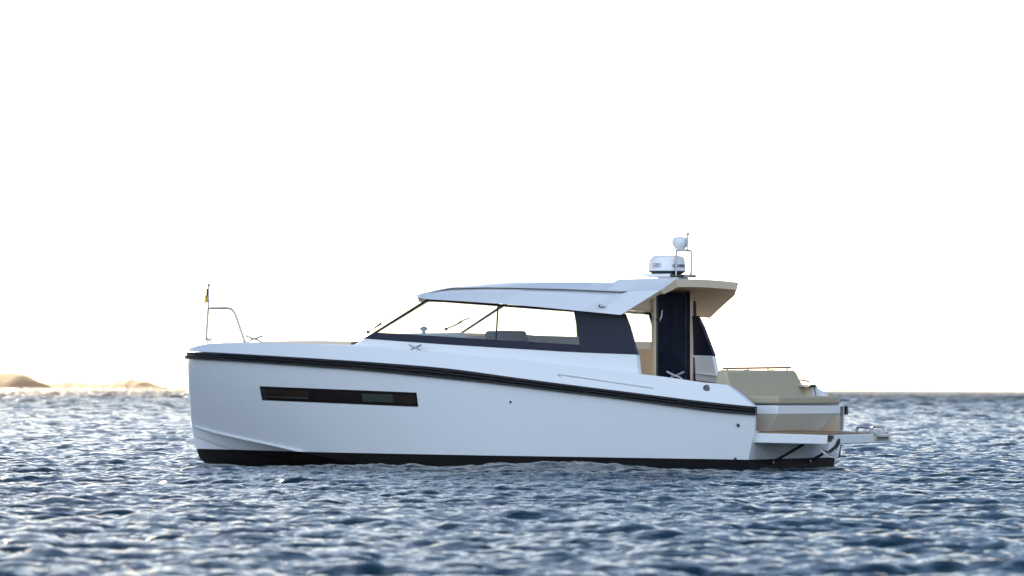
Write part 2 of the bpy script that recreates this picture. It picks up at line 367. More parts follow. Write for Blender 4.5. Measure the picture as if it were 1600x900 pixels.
def solve(u, v, line):
    z = 1.0
    for _ in range(3):
        px, _y = proj((u, v, z)); z = P(px, lerp(line, px), v).z
    return z
stem = [(545, 0.03), (560, 0.0), (600, 0.0), (650, 0.035), (680, 0.075), (703, 0.11), (715, 0.15), (724, 0.26), (730, 0.42)]
def stem_u(z):
    y = proj((0, 0, z))[1]; return lerp(stem, y)
def row_at(fn_b, zline, n=90, inset=0.0, zadd=0.0, us=0.0):
    out = []
    for i in range(n):
        t = (i / (n - 1)) ** 1.7; u = us + t * (UE - us); b = max(fn_b(u) - inset * min(1, (u-us) * 3), 0.0)
        z = solve(u, -b, zline) + zadd; out.append(Vector((u, -b, z)))
    return out
N = 90
rubB = row_at(b_rub, rubb_line, N)
rubT = row_at(b_rub, rubt_line, N)
gun = row_at(b_rub, gun_line, N, inset=0.09, us=0.02)
def b_ch(u): return half(u, 0.95, 2.0, 5.5, BM - 0.10, us=0.02)
chine = row_at(b_ch, chine_line, N, us=0.03)
keel = []
for i in range(N):
    u = 0.13 + chine[i].x * (UE - 0.13) / UE
    keel.append(Vector((u, -0.003, float(np.interp(u, [0.13, 0.17, 0.26, 0.42, 1.0, 2.5], [0.12, 0.02, -0.06, -0.12, -0.33, -0.5])))))
hullrows = [rubT, rubB]
K = 8
for k in range(1, K):
    f = k / K; row = []
    for a, c in zip(rubB, chine):
        z = a.z + (c.z - a.z) * f
        row.append(Vector((a.x + (c.x - a.x) * f, a.y + (c.y - a.y) * (f ** 1.35), z)))
    hullrows.append(row)
hullrows.append(chine)
# spray rails run in steps below the chine
for f in (0.0, 0.30, 0.305, 0.62, 0.625, 1.0):
    if f == 0.0:
        hullrows.append([p + Vector((0, -0.03 * min(1, p.x * 3), -0.002)) for p in chine]); hullrows.append([p + Vector((0, -0.026 * min(1, p.x * 3), -0.018)) for p in chine]); hullrows.append([p + Vector((0, 0.03 * min(1, p.x * 3), -0.02)) for p in chine]); continue
    row = []
    for c, kk in zip(chine, keel):
        p = c.lerp(kk, f)
        if f in (0.305, 0.625): p = p + Vector((0, 0.045 * min(1, p.x * 2), 0.0))
        row.append(p)
    hullrows.append(row)
for row in hullrows[:-1]:
    # the stem is one raked line
    z = row[0].z; du = stem_u(z) - row[0].x
    for i, p in enumerate(row): p.x += du * max(0, 1 - i / 25) ** 2
    row[0].y = -0.002
for row in hullrows[1:]:      # the transom rakes forward towards the water
    for p in row: p.x -= 0.11 * min(1, max(0, p.x - 7.9)) * min(1, max(0, (0.48 - p.z) / 0.4))
hb = MB(); hb.grid(hullrows)
# transom plate
tr = [r[-1] for r in hullrows]
hb.add(tr + [Vector((p.x, 0 if p.z < 0.44 else p.y + 0.05, p.z)) for p in tr], [(i, i+1, len(tr)+i+1, len(tr)+i) for i in range(len(tr)-1)])
hb.mirror()
hull = hb.build('hull', [M['white'], M['black']], boat, weld=True, smooth=22)
bm = bmesh.new(); bm.from_mesh(hull.data)
pn = Vector((0.0052, 0, 1)).normalized(); pc = Vector((0, 0, 0.138))
bmesh.ops.bisect_plane(bm, geom=bm.verts[:] + bm.edges[:] + bm.faces[:], plane_co=pc, plane_no=pn, dist=1e-5)
for f in bm.faces:
    f.material_index = 1 if (f.calc_center_median() - pc).dot(pn) < 0 else 0
bm.to_mesh(hull.data); bm.free()

# bulwark above the strake, with the raked aft end, cap and inner face
def cutaft(row, px_end, z_end): return row
gi = [p + Vector((0, 0.10 * min(1, p.x * 2), 0.0)) for p in gun]
gl = [p + Vector((0, 0.015, -0.22 * min(1, p.x * 2))) for p in gi]
# aft end: the corner at 1138 px, sloping down to the strake end
cor = P(1137.5, 601.5, gun[-1].y)
def trim(row, umax):
    out = [p for p in row if p.x < umax - 0.02]
    a = out[-1]; nx = row[len(out)] if len(out) < len(row) else row[-1]
    t = (umax - a.x) / max(nx.x - a.x, 1e-6); out.append(a.lerp(nx, t)); return out
def resamp(row, umax, n=80):
    r = trim(row, umax); us = r[0].x
    U = [us + (i / (n-1)) ** 1.6 * (umax - us) for i in range(n)]
    X = [p.x for p in r]
    return [Vector((u, float(np.interp(u, X, [p.y for p in r])), float(np.interp(u, X, [p.z for p in r])))) for u in U]
uc = cor.x
bw = [resamp(rubT, UE), resamp(gun, uc), resamp(gi, uc), resamp(gl, uc + 0.05)]
bw[3] = [p + Vector((0, 0.01, -0.12 * min(1, p.x * 2))) for p in bw[3]]
bb = MB(); bb.grid(bw[:3]); bb.grid(bw[2:], 1)
bb.add([bw[0][-1], bw[1][-1], bw[2][-1], bw[3][-1], bw[0][-1] + Vector((0, 0.11, -0.004))], [(0, 1, 2, 4), (2, 3, 4)])
inr = P(1174, 660, -BM + 0.2)
bb.mirror(); bb.build('bulwark', [M['white'], M['cream']], boat, weld=True, smooth=30, bevel=0.006)

# rubbing strake: three ribs
def strake(rows_a, rows_b):
    mb = MB(); prof = []
    ring = [(0.02, 0.0), (-0.030, 0.02), (-0.050, 0.10), (-0.055, 0.22), (-0.040, 0.30), (-0.034, 0.33), (-0.058, 0.38), (-0.066, 0.5), (-0.058, 0.60), (-0.036, 0.65), (-0.036, 0.68), (-0.055, 0.74), (-0.060, 0.86), (-0.04, 0.98), (0.02, 1.0)]
    rings = []
    n = len(rows_a)
    for i in range(n):
        a, b = rows_a[i], rows_b[i]
        t = (rows_a[min(i+1, n-1)] - rows_a[max(i-1, 0)]); nrm = Vector((t.y, -t.x, 0)).normalized()
        if i == 0: nrm = Vector((-1, 0, 0))
        rings.append([a.lerp(b, f) + nrm * (-o) for o, f in ring])
    rows = [[r[j] for r in rings] for j in range(len(ring))]
    mb.grid(rows)
    end = [r[-1] for r in rows]; e2 = [p + Vector((0.03, 0, 0)) for p in end]; m_ = len(end)
    mb.add(end + e2, [(i, i+1, m_+i+1, m_+i) for i in range(m_-1)] + [list(range(m_, 2*m_))])
    return mb
sm = strake(rubT, rubB)
sm.mirror(); sm.build('rubbing_strake', M['rubber'], boat, smooth=50, fixn=True)

# decks
zg = lambda u: float(np.interp(u, [p.x for p in gi], [p.z for p in gi]))
yg = lambda u: float(np.interp(u, [p.x for p in gi], [p.y for p in gi]))
cab_f = P(546, 540, -1.28).x; cab_a = P(996, 570, -1.30).x
us = [p.x for p in gi if p.x < cab_f + 0.6]
db = MB(); db.grid([[Vector((u, yg(u) * (1 - k / 8), zg(u) - 0.02 + 0.075 * math.sin(k / 8 * math.pi / 2) * min(1, u / 2))) for u in us] for k in range(9)])
us = list(np.linspace(cab_f, uc, 30))
db.grid([[Vector((u, yg(u) + (-1.20 - yg(u)) * k, zg(u) - 0.02) ) for u in us] for k in (0, 1)])
db.mirror(); db.build('deck', M['white'], boat, smooth=40, weld=True)

# inner cockpit sides and sole
cs = MB()
us = list(np.linspace(cab_a - 0.9, UE - 0.02, 10))
zin = lambda u: (zg(u) - 0.03) if u <= uc else zg(uc) - 0.05 - (u - uc) / (UE - uc) * 0.27
cs.grid([[Vector((u, -1.50, zin(u))) for u in us], [Vector((u, -1.44, zin(u))) for u in us], [Vector((u, -1.44, 0.44)) for u in us]])
cs.build('cockpit_side', M['cream'], boat, smooth=30); cs.mirrored().build('cockpit_side', M['cream'], boat, smooth=30)
fl = MB(); fl.box((cab_f + 1.2, -1.435, 0.40), (UE + 0.01, 1.435, 0.44)); fl.build('cockpit_sole', M['teak'], boat)

# ------------------------------------------------------------------ cabin
SL = 0.12
def CS(px, py, off=0.0):          # a point on the leaning cabin side
    return PP(px, py, (0, -1.31 + off, 1.5), (0, 1, -SL))
NRM = Vector((0, -1, SL)).normalized()
def sidepiece(name, pts, th, material, out=0.0, label=None, both=True, **kw):
    for side in ((0, 1) if both else (0,)):
        mb = MB(); mb.prism([CS(*p) + NRM * out for p in pts], -NRM * th)
        if side: mb = mb.mirrored()
        o = mb.build(name, material, cabin_w if kw.get('par') is None else kw['par'], bevel=kw.get('bevel', 0.003))
        if label: o['label'] = label
# lower white trunk of the cabin
base_top = [(568, 529), (620, 533), (700, 538.5), (780, 543.5), (905, 550.8), (994, 553.8)]
base_bot = [(546, 541), (640, 551), (780, 564), (880, 576), (998, 592)]
cw = MB()
lo = [CS(546, 545)] + [CS(x, lerp(base_bot, x) + 6) for x in (700, 880, 999)]
hi = [CS(568, 529)] + [CS(x, lerp(base_top, x)) for x in (700, 880, 994)]
pts_lo = lo; pts_hi = hi
cw.hexa([*lo, *[p + Vector((0, 0.11, 0)) for p in lo[::-1]]], [*hi, *[p + Vector((0, 0.11, 0)) for p in hi[::-1]]])
cw.mirror()
# curved front of the trunk
def arc(pt, bulge, n=12):
    return [Vector((pt.x - bulge * (1 - (y / abs(pt.y)) ** 2), y, pt.z)) for y in np.linspace(pt.y, -pt.y, n)]
fa, fb = arc(lo[0], 0.35), arc(hi[0], 0.30)
fa = [p - Vector((0, 0, 0.05)) for p in fa]
cw.grid([fa, fb, [p + Vector((0.12, 0, 0.0)) for p in fb], [p + Vector((0.14, 0, 0)) for p in fa]])
cabin_w = cw.build('cabin_trunk', M['white'], boat, bevel=0.01, smooth=30, weld=True)

# glazing band, pillars, panels
sidepiece('window_band', [(568, 528.8), (584, 519.3), (700, 526.3), (780, 531.5), (906, 538.8), (912.5, 551), (780, 543.3), (620, 532.8)], 0.03, M['panel'], 0.004, par=boat)
sidepiece('aft_quarter_panel', [(896, 483), (974, 489), (981, 507), (994.5, 553.8), (912.7, 551), (906, 539)], 0.09, M['panel'], 0.005, par=boat)
sidepiece('window_trim', [(667, 467), (896, 483.2), (897.5, 487.5), (667, 470)], 0.03, M['panel'], 0.003, par=boat, bevel=0.001)
sidepiece('windscreen_pillar', [(583, 519.6), (666.5, 467), (670, 469.5), (587, 520.3)], 0.03, M['dsteel'], 0.003, par=boat, bevel=0.001)
sidepiece('window_post', [(777.2, 474), (779, 474), (775.5, 531.2), (773.8, 531.1)], 0.02, M['dsteel'], 0.003, par=boat, bevel=0.001)
sidepiece('side_window', [(586.5, 520), (669, 469.5), (777.5, 476.8), (774, 531.3)], 0.008, M['glass'], -0.004, par=boat, bevel=0)
sidepiece('side_window', [(774.6, 531.4), (778, 476.9), (896.9, 486), (906, 539)], 0.008, M['glass'], -0.004, par=boat, bevel=0)
# windscreen between the two pillars
wb, wt = CS(585, 520), CS(668, 468.5)
wsn = MB(); A_, B_ = arc(wb, 0.22, 14), arc(wt, 0.12, 14); wsn.grid([A_, B_])
wsn.build('windscreen', M['glass'], boat, smooth=60)
wl = arc(CS(569, 528.5), 0.29, 14); wf = MB(); wf.grid([wl, A_, [p + Vector((0.03, 0, 0)) for p in A_], [p + Vector((0.03, 0, -0.01)) for p in wl]]); wf.build('windscreen_base', M['panel'], boat)
# wipers
def wiper(p0, p1, p2):
    mb = MB(); mb.tube([p0, p1], 0.009, 8); d = (p2 - p0) ; a = p1 - d * 0.32; b = p1 + d * 0.32
    mb.tube([a, p1 + Vector((-0.012, 0, 0.012)), b], 0.007, 6); mb.lathe(p0 - Vector((0, 0, .02)), [(0.02, 0), (0.024, 0.02), (0.015, 0.04)], n=12); return mb
wiper(CS(575, 519, 0.06), CS(596, 506, 0.03), CS(614, 494.5, 0.03)).build('wiper', M['dsteel'], boat)
wpu = wb.x - 0.12
wiper(P(697, 514, 0.75), P(722, 503, 0.75), P(735, 495, 0.75)).build('wiper', M['dsteel'], boat)
# interior
it = MB(); du = P(610, 520, -1.1).x
it.prism([P(604, 521.5, -1.15), P(716, 520, -1.15), P(735, 528, -1.15), P(735, 560, -1.15), P(604, 560, -1.15)], (0, 2.3, 0)); it.build('dashboard', M['dash'], boat, bevel=0.03)
for (x0, x1, yt, v, wdt) in ((757, 788, 517, -0.75, 0.5), (773, 803, 516.5, 0.05, 0.5)):
    mb = MB(); mb.prism([P(x0, yt + 4, v), P(x0 + 3, yt, v), P(x1 - 6, yt, v), P(x1, 534, v), P(x1, 560, v), P(x0 + 2, 560, v)], (0, wdt, 0)); mb.build('helm_seat', M['greyfab'], boat, bevel=0.03, seg=3)
mb = MB(); mb.prism([P(800, 523, 0.8), P(906, 526.5, 0.8), P(906, 560, 0.8), P(800, 560, 0.8)], (0, 0.35, 0)); mb.build('saloon_sofa', M['dash'], boat, bevel=0.02)
mb = MB(); mb.lathe(P(662, 524, -0.4), [(0.03, 0), (0.02, 0.06), (0.045, 0.07), (0.05, 0.1), (0.01, 0.12)], n=16); mb.build('compass', M['dash'], boat)

# roof -----------------------------------------------------------
n = 110
def rrow(pts, v0, v1=None, frnt=0.0, n=n, sm_=True):
    xs = [a for a, b in pts]; out = []
    for i in range(n):
        t = i / (n-1); x = xs[0] + (xs[-1] - xs[0]) * t; v = v0 if v1 is None else v0 + (v1 - v0) * min(1, t / 0.12)
        out.append(P(x, lerp(pts, x), v))
    return out
rA = rrow([(652, 464), (660, 466.5), (672, 467.8), (720, 470.3), (780, 474.5), (840, 479.5), (900, 485.2), (970, 492)], -1.47)
rB = rrow([(650.5, 461.5), (668, 458.2), (690, 456), (712, 455.3), (760, 454.2), (800, 454.6), (860, 456.4), (900, 458.4), (957, 461.8), (970, 459), (984, 455), (1005, 454.2), (1032, 453.2)], -1.36, -1.26)
rC = rrow([(650.8, 461), (668, 457), (690, 451), (703, 448.6), (760, 447.4), (800, 447.9), (880, 450), (978, 454.2), (990, 453.4), (1034, 452.4)], -1.35, -1.23)
rD = rrow([(651.5, 460), (660, 456.8), (683, 452), (700, 449.2), (720, 446.6), (760, 443.2), (800, 441.4), (860, 441), (905, 441.4), (957, 442), (966, 436.6), (1020, 435.2), (1056, 436.4)], -1.25, -1.05)
rE = [Vector((p.x - 0.10 * (1 - i / n) , -0.5, p.z + 0.012)) for i, p in enumerate(rD)]
rF = [Vector((p.x - 0.16 * (1 - i / n) , 0.0, p.z + 0.016)) for i, p in enumerate(rD)]
rB2 = [Vector((p.x, p.y + 0.11, p.z - 0.016)) for p in rC]; rC1 = [Vector((p.x, p.y + 0.005, p.z - 0.014)) for p in rC]
fade_ = [min(1, i / 12, max(0, (94 - i) / 3)) for i in range(n)]
for i in range(n):
    f_ = max(0, min(1, fade_[i])); base = rC[i].lerp(rB[i], 0.3)
    rB2[i] = base.lerp(rB2[i], f_); rC1[i] = rC[i].lerp(rB[i], 0.05).lerp(rC1[i], f_)
outer = [rA, rB, rB2, rC1, rC, rD, rE, rF]
def inn(row, dy, dz): return [p + Vector((0.0, dy, dz)) for p in row]
iA = inn(rA, 0.035, 0.004); iB = inn(rB, 0.07, -0.035); iC = [Vector((a.x, a.y + 0.12, min(a.z, b.z) - 0.05)) for a, b in zip(rB, rC)]; iD = inn(rD, 0.06, -0.10); iE = inn(rE, 0, -0.10); iF = inn(rF, 0, -0.10)
inner = [iA, iB, iB, iC, iC, iD, iE, iF]
rf = MB(); rf.grid(outer, 0); rf.grid([iA, iB, iC, iD, iE, iF], 1, flip=True)
rf.grid([rA, iA], 0)
for e in (0, -1):
    for a, b, c, d in zip(outer, outer[1:], inner, inner[1:]):
        rf.add([a[e], b[e], d[e], c[e]] if (c is not d) else [a[e], b[e], d[e]], [(0, 1, 2, 3)] if (c is not d) else [(0, 1, 2)], 1 if e else 0)
rf.mirror(); roof = rf.build('roof', [M['roofwhite'], M['cream']], boat, weld=True, smooth=24)
# small nav light on the roof side
mb = MB(); q = P(941.5, 478, -1.43); mb.box(q + Vector((-0.045, -0.03, -0.012)), q + Vector((0.03, 0.03, 0.016))); nl = mb.build('side_light', M['ink'], boat, bevel=0.006)
mb = MB(); mb.box(q + Vector((-0.02, -0.034, -0.009)), q + Vector((0.045, 0.0, 0.012))); mb.build('side_light_lens', M['radome'], nl, bevel=0.005)

# aft bulkhead with the door ---------------------------------------
ub = PP(1086, 520, (0, 1.27, 0), (0, 1, 0)).x
def UQ(x, y, d=0.0): return PU(x, y, ub + d)
def bpiece(name, pts, th, material, d=0.0, bevel=0.004, par=None):
    mb = MB(); mb.prism([UQ(x, y, d) for x, y in pts], (-th, 0, 0)); return mb.build(name, material, par or boat, bevel=bevel)
bk = MB(); XB = proj((ub, -1.15, 1.5))[0]
for pts in ([(XB, 470), (1000, 455), (1022, 449.5), (1085, 448), (1085, 455), (1022, 455), (1022, 484), (XB, 482)], [(XB, 533), (1022, 534.5), (1022, 640), (XB, 640)], [(1079, 455.2), (1085, 455.2), (1085, 640), (1079, 640)]):
    bk.prism([UQ(*p) for p in pts], (-0.05, 0, 0))
bulk = bk.build('aft_bulkhead', M['cream'], boat, bevel=0.004)
bpiece('bulkhead_window', [(XB, 484.2), (1021.8, 484.2), (1021.8, 534), (XB, 533)], 0.008, M['glass'], -0.02, 0, bulk)
bpiece('galley_panel', [(XB + 3, 545), (1022, 545), (1022, 640), (XB + 3, 640)], 0.015, M['tan'], 0.017, 0.004, bulk)
door = bpiece('sliding_door', [(1025.5, 457), (1078.5, 456), (1078.5, 640), (1025.5, 640)], 0.02, M['tint'], 0.03)
mb = MB()
for pts in ([(1022.3, 455), (1025.3, 455), (1025.3, 640), (1022.3, 640)],): mb.prism([UQ(x, y, 0.05) for x, y in pts], (-0.04, 0, 0))
mb.build('door_frame', M['cream'], door, bevel=0.003)
mb = MB()
for pts in ([(1025.4, 456), (1028.2, 456), (1028.2, 640), (1025.4, 640)], [(1071, 456), (1072.2, 456), (1072.2, 640), (1071, 640)], [(1028, 454.8), (1078, 454.6), (1078, 457), (1028, 457.2)]): mb.prism([UQ(x, y, 0.045) for x, y in pts], (-0.012, 0, 0))
mb.build('door_edge', M['dsteel'], door, bevel=0.002)
mb = MB(); h = [UQ(1034.2, 485, 0.10), UQ(1033.2, 495, 0.10), UQ(1031.5, 499, 0.09), UQ(1028, 500, 0.04)]; mb.tube(h, 0.011, 10); mb.lathe(UQ(1027.5, 499.5, 0.03), [(0.03, 0), (0.03, 0.03), (0.018, 0.035)], (1, 0, 0), 16)
mb.build('door_handle', M['steel'], door)
mb = MB(); mb.tube([UQ(1019.5, 484.5, 0.08), UQ(1018.6, 490, 0.11), UQ(1018.8, 495, 0.11), UQ(1020.5, 498.5, 0.08)], 0.010, 10); mb.build('grab_handle', M['steel'], door)
bpiece('jamb_strip', [(1085.3, 447), (1088.2, 447), (1088.2, 640), (1085.3, 640)], 0.02, M['panel'], 0.02, 0.002)

# ------------------------------------------------------------------ hull window and fittings
def hull_v(px, py):
    """the near topside surface met by the ray through a picture point"""
    d = ray(px, py); best = None
    rows = [rubB] + hullrows[2:2 + K]
    bvh = hull_bvh; hit = bvh.ray_cast(CL, d.normalized()); return hit[0], hit[1]
from mathutils.bvhtree import BVHTree
bm = bmesh.new(); bm.from_mesh(hull.data); hull_bvh = BVHTree.FromBMesh(bm); 
def hullpoly(pts, out, th, n=14):
    """patch wrapped on the hull skin: pts = tl, tr, br, bl"""
    tl, tr_, br, bl = pts; rows = []
    for j in (0, 1, 2, 3):
        b = j / 3; row = []
        for i in range(n + 1):
            a = i / n
            x = (tl[0]*(1-a) + tr_[0]*a)*(1-b) + (bl[0]*(1-a) + br[0]*a)*b; y = (tl[1]*(1-a) + tr_[1]*a)*(1-b) + (bl[1]*(1-a) + br[1]*a)*b
            p, nn = hull_v(x, y)
            if nn.y > 0: nn = -nn
            row.append(p + nn * out)
        rows.append(row)
    mb = MB(); back = [[p + Vector((0, th, 0)) for p in r] for r in rows]
    mb.grid(rows); mb.grid(back, flip=True)
    mb.grid([rows[0], back[0]]); mb.grid([rows[-1], back[-1]], flip=True)
    mb.grid([[r[0] for r in rows], [r[0] for r in back]]); mb.grid([[r[-1] for r in rows], [r[-1] for r in back]])
    return mb
hw = hullpoly([(406, 603.3), (651, 613.3), (653.6, 635.6), (410, 625)], 0.006, 0.03).build('hull_window', M['hullglass'], boat, weld=True)
hullpoly([(411, 607.5), (482, 610), (482.5, 623), (413, 620.8)], 0.008, 0.01).build('window_pane', M['pane'], hw, weld=True)
hullpoly([(411, 607.5), (413.4, 607.6), (415.2, 620.9), (413, 620.8)], 0.011, 0.008, 2).build('window_reveal', M['panegreen'], hw, weld=True)
hullpoly([(413.4, 618.8), (482.4, 621), (482.5, 623.2), (413.8, 620.9)], 0.012, 0.008).build('window_reveal', M['panegreen'], hw, weld=True)
hullpoly([(565, 614.5), (614, 616.5), (614.5, 629), (567.5, 627.2)], 0.008, 0.01).build('window_pane', M['panegreen'], hw, weld=True)
hullpoly([(614.2, 616.5), (648, 618), (650, 630.8), (614.6, 629)], 0.008, 0.01).build('window_pane', M['pane'], hw, weld=True)
def fitting(name, px, py, r, on='hull', ring=M['steel'], cent=M['ink']):
    if on == 'hull': p, nn = hull_v(px, py); nn = nn if nn.y < 0 else -nn
    else: p = on(px, py); nn = Vector((0.0, -1, 0.1)).normalized()
    mb = MB(); mb.lathe(p - nn * 0.01, [(r, 0), (r, 0.014), (r * 0.85, 0.022), (r * 0.72, 0.016)], nn, 20, 0); mb.lathe(p - nn * 0.005, [(r * 0.72, 0), (r * 0.7, 0.016), (r*0.3, 0.02)], nn, 20, 1)
    return mb.build(name, [ring, cent], boat)
fitting('hull_fitting', 798, 628, 0.018); fitting('hull_fitting', 1153.5, 664.5, 0.026); fitting('hull_fitting', 1149, 717, 0.018, ring=M['dsteel'])
yB = lambda px: None
def bulw(px, py):
    # on the bulwark face between strake and gunwale
    u = P(px, py, -BM).x; a = np.interp(u, [p.x for p in rubT], [p.y for p in rubT]); g = np.interp(u, [p.x for p in gun], [p.y for p in gun])
    za = np.interp(u, [p.x for p in rubT], [p.z for p in rubT]); zb = np.interp(u, [p.x for p in gun], [p.z for p in gun])
    p = P(px, py, float(a)); f = (p.z - za) / (zb - za); return P(px, py, float(a + (g - a) * f))
fitting('vent_cap', 1104, 607.3, 0.052, on=bulw, ring=M['steel'], cent=M['lens'])
# styling recess along the bulwark: a dark strip painted as its shadow, with a stepped lip
mb = MB(); L_ = [(871.5, 584.3), (900, 588), (960, 597), (1022, 606)]
top = [bulw(x, y) + Vector((0, -0.016, 0)) for x, y in L_]; bot = [bulw(x, y + 1.6) + Vector((0, -0.004, 0)) for x, y in L_]; bk_ = [bulw(x, y - 1.2) + Vector((0, 0.002, 0)) for x, y in L_]
mb.grid([bk_, top, bot]); mb.build('bulwark_moulding', M['white'], boat, smooth=20)
mb = MB(); e0 = [bulw(871.5, 584.6), bulw(1022, 606.4), bulw(1021, 607.3), bulw(873, 586)]; mb.prism([p + Vector((0, -0.004, 0)) for p in e0], (0, 0.02, 0))
mb.prism([p + Vector((0, -0.003, 0)) for p in (bulw(871.5, 584.5), bulw(873.3, 585.2), bulw(877.5, 591.3))], (0, 0.02, 0)); mb.build('recess_shade', M['lens'], boat)

# cleats: crossed bent bars
def cleat(x0, x1, y0, y1, v, r=0.011):
    mb = MB(); c = ((x0 + x1) / 2, (y0 + y1) / 2); h_ = (y1 - y0)
    a = [P(x0, y0, v), P(c[0] - (x1-x0)*0.12, c[1] - h_*0.05, v), P(c[0] + (x1-x0)*0.2, c[1] + h_*0.22, v), P(x1 - (x1-x0)*0.08, y1 + 1, v)]
    b = [P(x1, y0 + h_*0.04, v + 0.05), P(c[0] + (x1-x0)*0.12, c[1] - h_*0.05, v + 0.05), P(c[0] - (x1-x0)*0.2, c[1] + h_*0.22, v + 0.05), P(x0 + (x1-x0)*0.1, y1 + 1, v + 0.05)]
    mb.tube(a, r, 8); mb.tube(b, r, 8); return mb.build('deck_cleat', M['steel'], boat)
def vg(px): 
    u = P(px, 560, -1.5).x; return yg(u) + 0.03
cleat(639, 658, 538.5, 547, -1.47); cleat(1042, 1069, 580.5, 592, -1.4, 0.013); cleat(384, 410, 524.5, 533.5, vg(400), 0.013)
cleat(322, 332, 526.5, 535, -0.25, 0.012)

# foredeck coaming
mb = MB(); pl = [(404, 534.2), (440, 533.2), (500, 533), (549, 534.5)]
a = [P(x, y, -0.85) for x, y in pl]
mb.grid([[p + Vector((0, -0.06, -0.10)) for p in a], a, [Vector((p.x, 0, p.z + 0.02)) for p in a], [Vector((p.x, 0.85, p.z)) for p in a], [Vector((p.x, 0.91, p.z - 0.1)) for p in a]]); mb.build('foredeck_hatch_coaming', M['cream'], boat, bevel=0.01)

# bow rail and flagstaff
r1 = MB()
def arcpts(pts, v, it_=3):
    q = [P(x, y, v) if not isinstance(v, (list, tuple)) else P(x, y, v[i]) for i, (x, y) in enumerate(pts)]
    for _ in range(it_):
        o = [q[0]]
        for a, b in zip(q, q[1:]): o += [a.lerp(b, 0.25), a.lerp(b, 0.75)]
        o.append(q[-1]); q = o
    return q
r1.tube(arcpts([(325.5, 481.8), (340, 481.6), (354, 481.2), (363, 483), (369, 494), (382.5, 535)], -0.05), 0.018, 10)
r1.tube([p + Vector((0, 0, 0)) for p in arcpts([(322.5, 528), (324, 500), (325.5, 481.8)], -0.05)], 0.016, 10)
r1.lathe(P(382.5, 535, -0.05), [(0.03, -0.02), (0.03, 0.01), (0.015, 0.02)], n=14)
r1.lathe(P(322.5, 530, -0.05), [(0.035, -0.02), (0.035, 0.005), (0.015, 0.02)], n=14)
r1.build('bow_rail', M['steel'], boat)
fs = MB(); fs.tube([P(325.3, 483, -0.05), P(326.3, 447, -0.05)], [0.014, 0.012], 10); fs.lathe(P(326.3, 446.5, -0.05), [(0.008, -0.03), (0.014, -0.01), (0.021, 0.012), (0.018, 0.032), (0.006, 0.042)], n=14)
fs.lathe(P(326.2, 470, -0.05), [(0.012, -0.012), (0.018, 0), (0.012, 0.012)], n=12)
st = fs.build('flagstaff', M['steel'], boat)
fg = MB()
def flagstrip(y0, y1, w0, w1, mi):
    rows = []
    for j in range(7):
        t = j / 6; y = y0 + (y1 - y0) * t; wd = w0 + (w1 - w0) * t; row = []
        for i in range(7):
            s = i / 6; p = P(325.6 - wd * s, y + 2.4 * s * t, -0.05); p.y += 0.035 * math.sin(s * 7 + t * 2) * s; row.append(p)
        rows.append(row)
    fg.grid(rows, mi)
flagstrip(451, 462, 2.4, 6.0, 0); flagstrip(462, 472, 6.0, 8.6, 1)
fl_ = fg.build('pennant', [M['dblue'], M['yellow']], st, smooth=60, fixn=False)
q = fl_.modifiers.new('th', 'SOLIDIFY'); q.thickness = 0.003

# ------------------------------------------------------------------ stern
zt = PU(1300, 679, P(1297, 686, -1.42).x)
uE = P(1296, 686, -1.42).x
# swim platform
zt_ = P(1294, 680, -1.45).z; zb_ = P(1294, 694.5, -1.45).z; zt0 = P(1174, 676, -1.45).z; zb0 = P(1174, 692, -1.45).z
vf = PU(1391.5, 683, uE + 0.02).y
mb = MB()
u_s = P(1174, 684, -1.45).x
mb.hexa([(u_s, -1.45, zb0), (uE - 0.02, -1.45, zb_), (uE, -1.43, zb_), (uE + 0.02, vf, zb_ + 0.01), (u_s, vf, zb0 + .01)], [(u_s, -1.45, zt0), (uE - 0.02, -1.45, zt_), (uE, -1.43, zt_), (uE + 0.02, vf, zt_ + 0.015), (u_s, vf, zt0 + .015)])
plat = mb.build('swim_platform', M['white'], boat, bevel=0.012)
mb = MB()
for k in range(24):
    v0 = -1.41 + k * (vf + 1.41 - 0.03) / 24; v1 = v0 + (vf + 1.41 - 0.03) / 24 - 0.006
    z0 = zt0 + 0.004; z1 = zt_ + 0.004
    c0 = 0.010 + 0.014 * math.sin(math.pi * k / 23)
    mb.hexa([(u_s, v0, z0), (uE - 0.04, v0, z1), (uE - 0.04, v1, z1), (u_s, v1, z0)], [(u_s, v0, z0 + c0), (uE - 0.04, v0, z1 + c0), (uE - 0.04, v1, z1 + c0), (u_s, v1, z0 + c0)])
mb.build('teak_decking', M['teak'], plat)
mb = MB(); p = PU(1368.5, 680.6, uE + 0.03); q = PU(1391, 688.3, uE + 0.03)
mb.box((uE + 0.012, p.y, q.z), (uE + 0.03, q.y - 0.02, p.z)); pt = mb.build('nameplate', M['plate'], plat, bevel=0.006)
mb = MB(); w_ = (q.y - p.y) 
mb.box((uE + 0.028, p.y + w_ * 0.1, q.z + (p.z - q.z) * 0.35), (uE + 0.033, p.y + w_ * 0.86, q.z + (p.z - q.z) * 0.72))
for k in range(9): mb.box((uE + 0.028, p.y + w_ * (0.1 + k * 0.086), q.z + (p.z - q.z) * 0.13), (uE + 0.033, p.y + w_ * (0.15 + k * 0.086), q.z + (p.z - q.z) * 0.25))
mb.build('nameplate_lettering', M['ink'], pt)
# grab loops over the bathing ladder
mb = MB()
vR = vf - 0.55
for x0, x1 in ((1338, 1361), (1361.5, 1382)):
    mb.tube(arcpts([(x0, 676), (x0 + 1, 668), (x0 + 6, 667), (x1 - 6, 667), (x1 - 0.5, 669), (x1, 676)], vR), 0.015, 10)
mb.box(P(1352, 675.2, vR) + Vector((0, -0.05, -0.02)), P(1386, 674.6, vR) + Vector((0, 0.05, 0)))
mb.build('ladder_rail', M['steel'], plat)
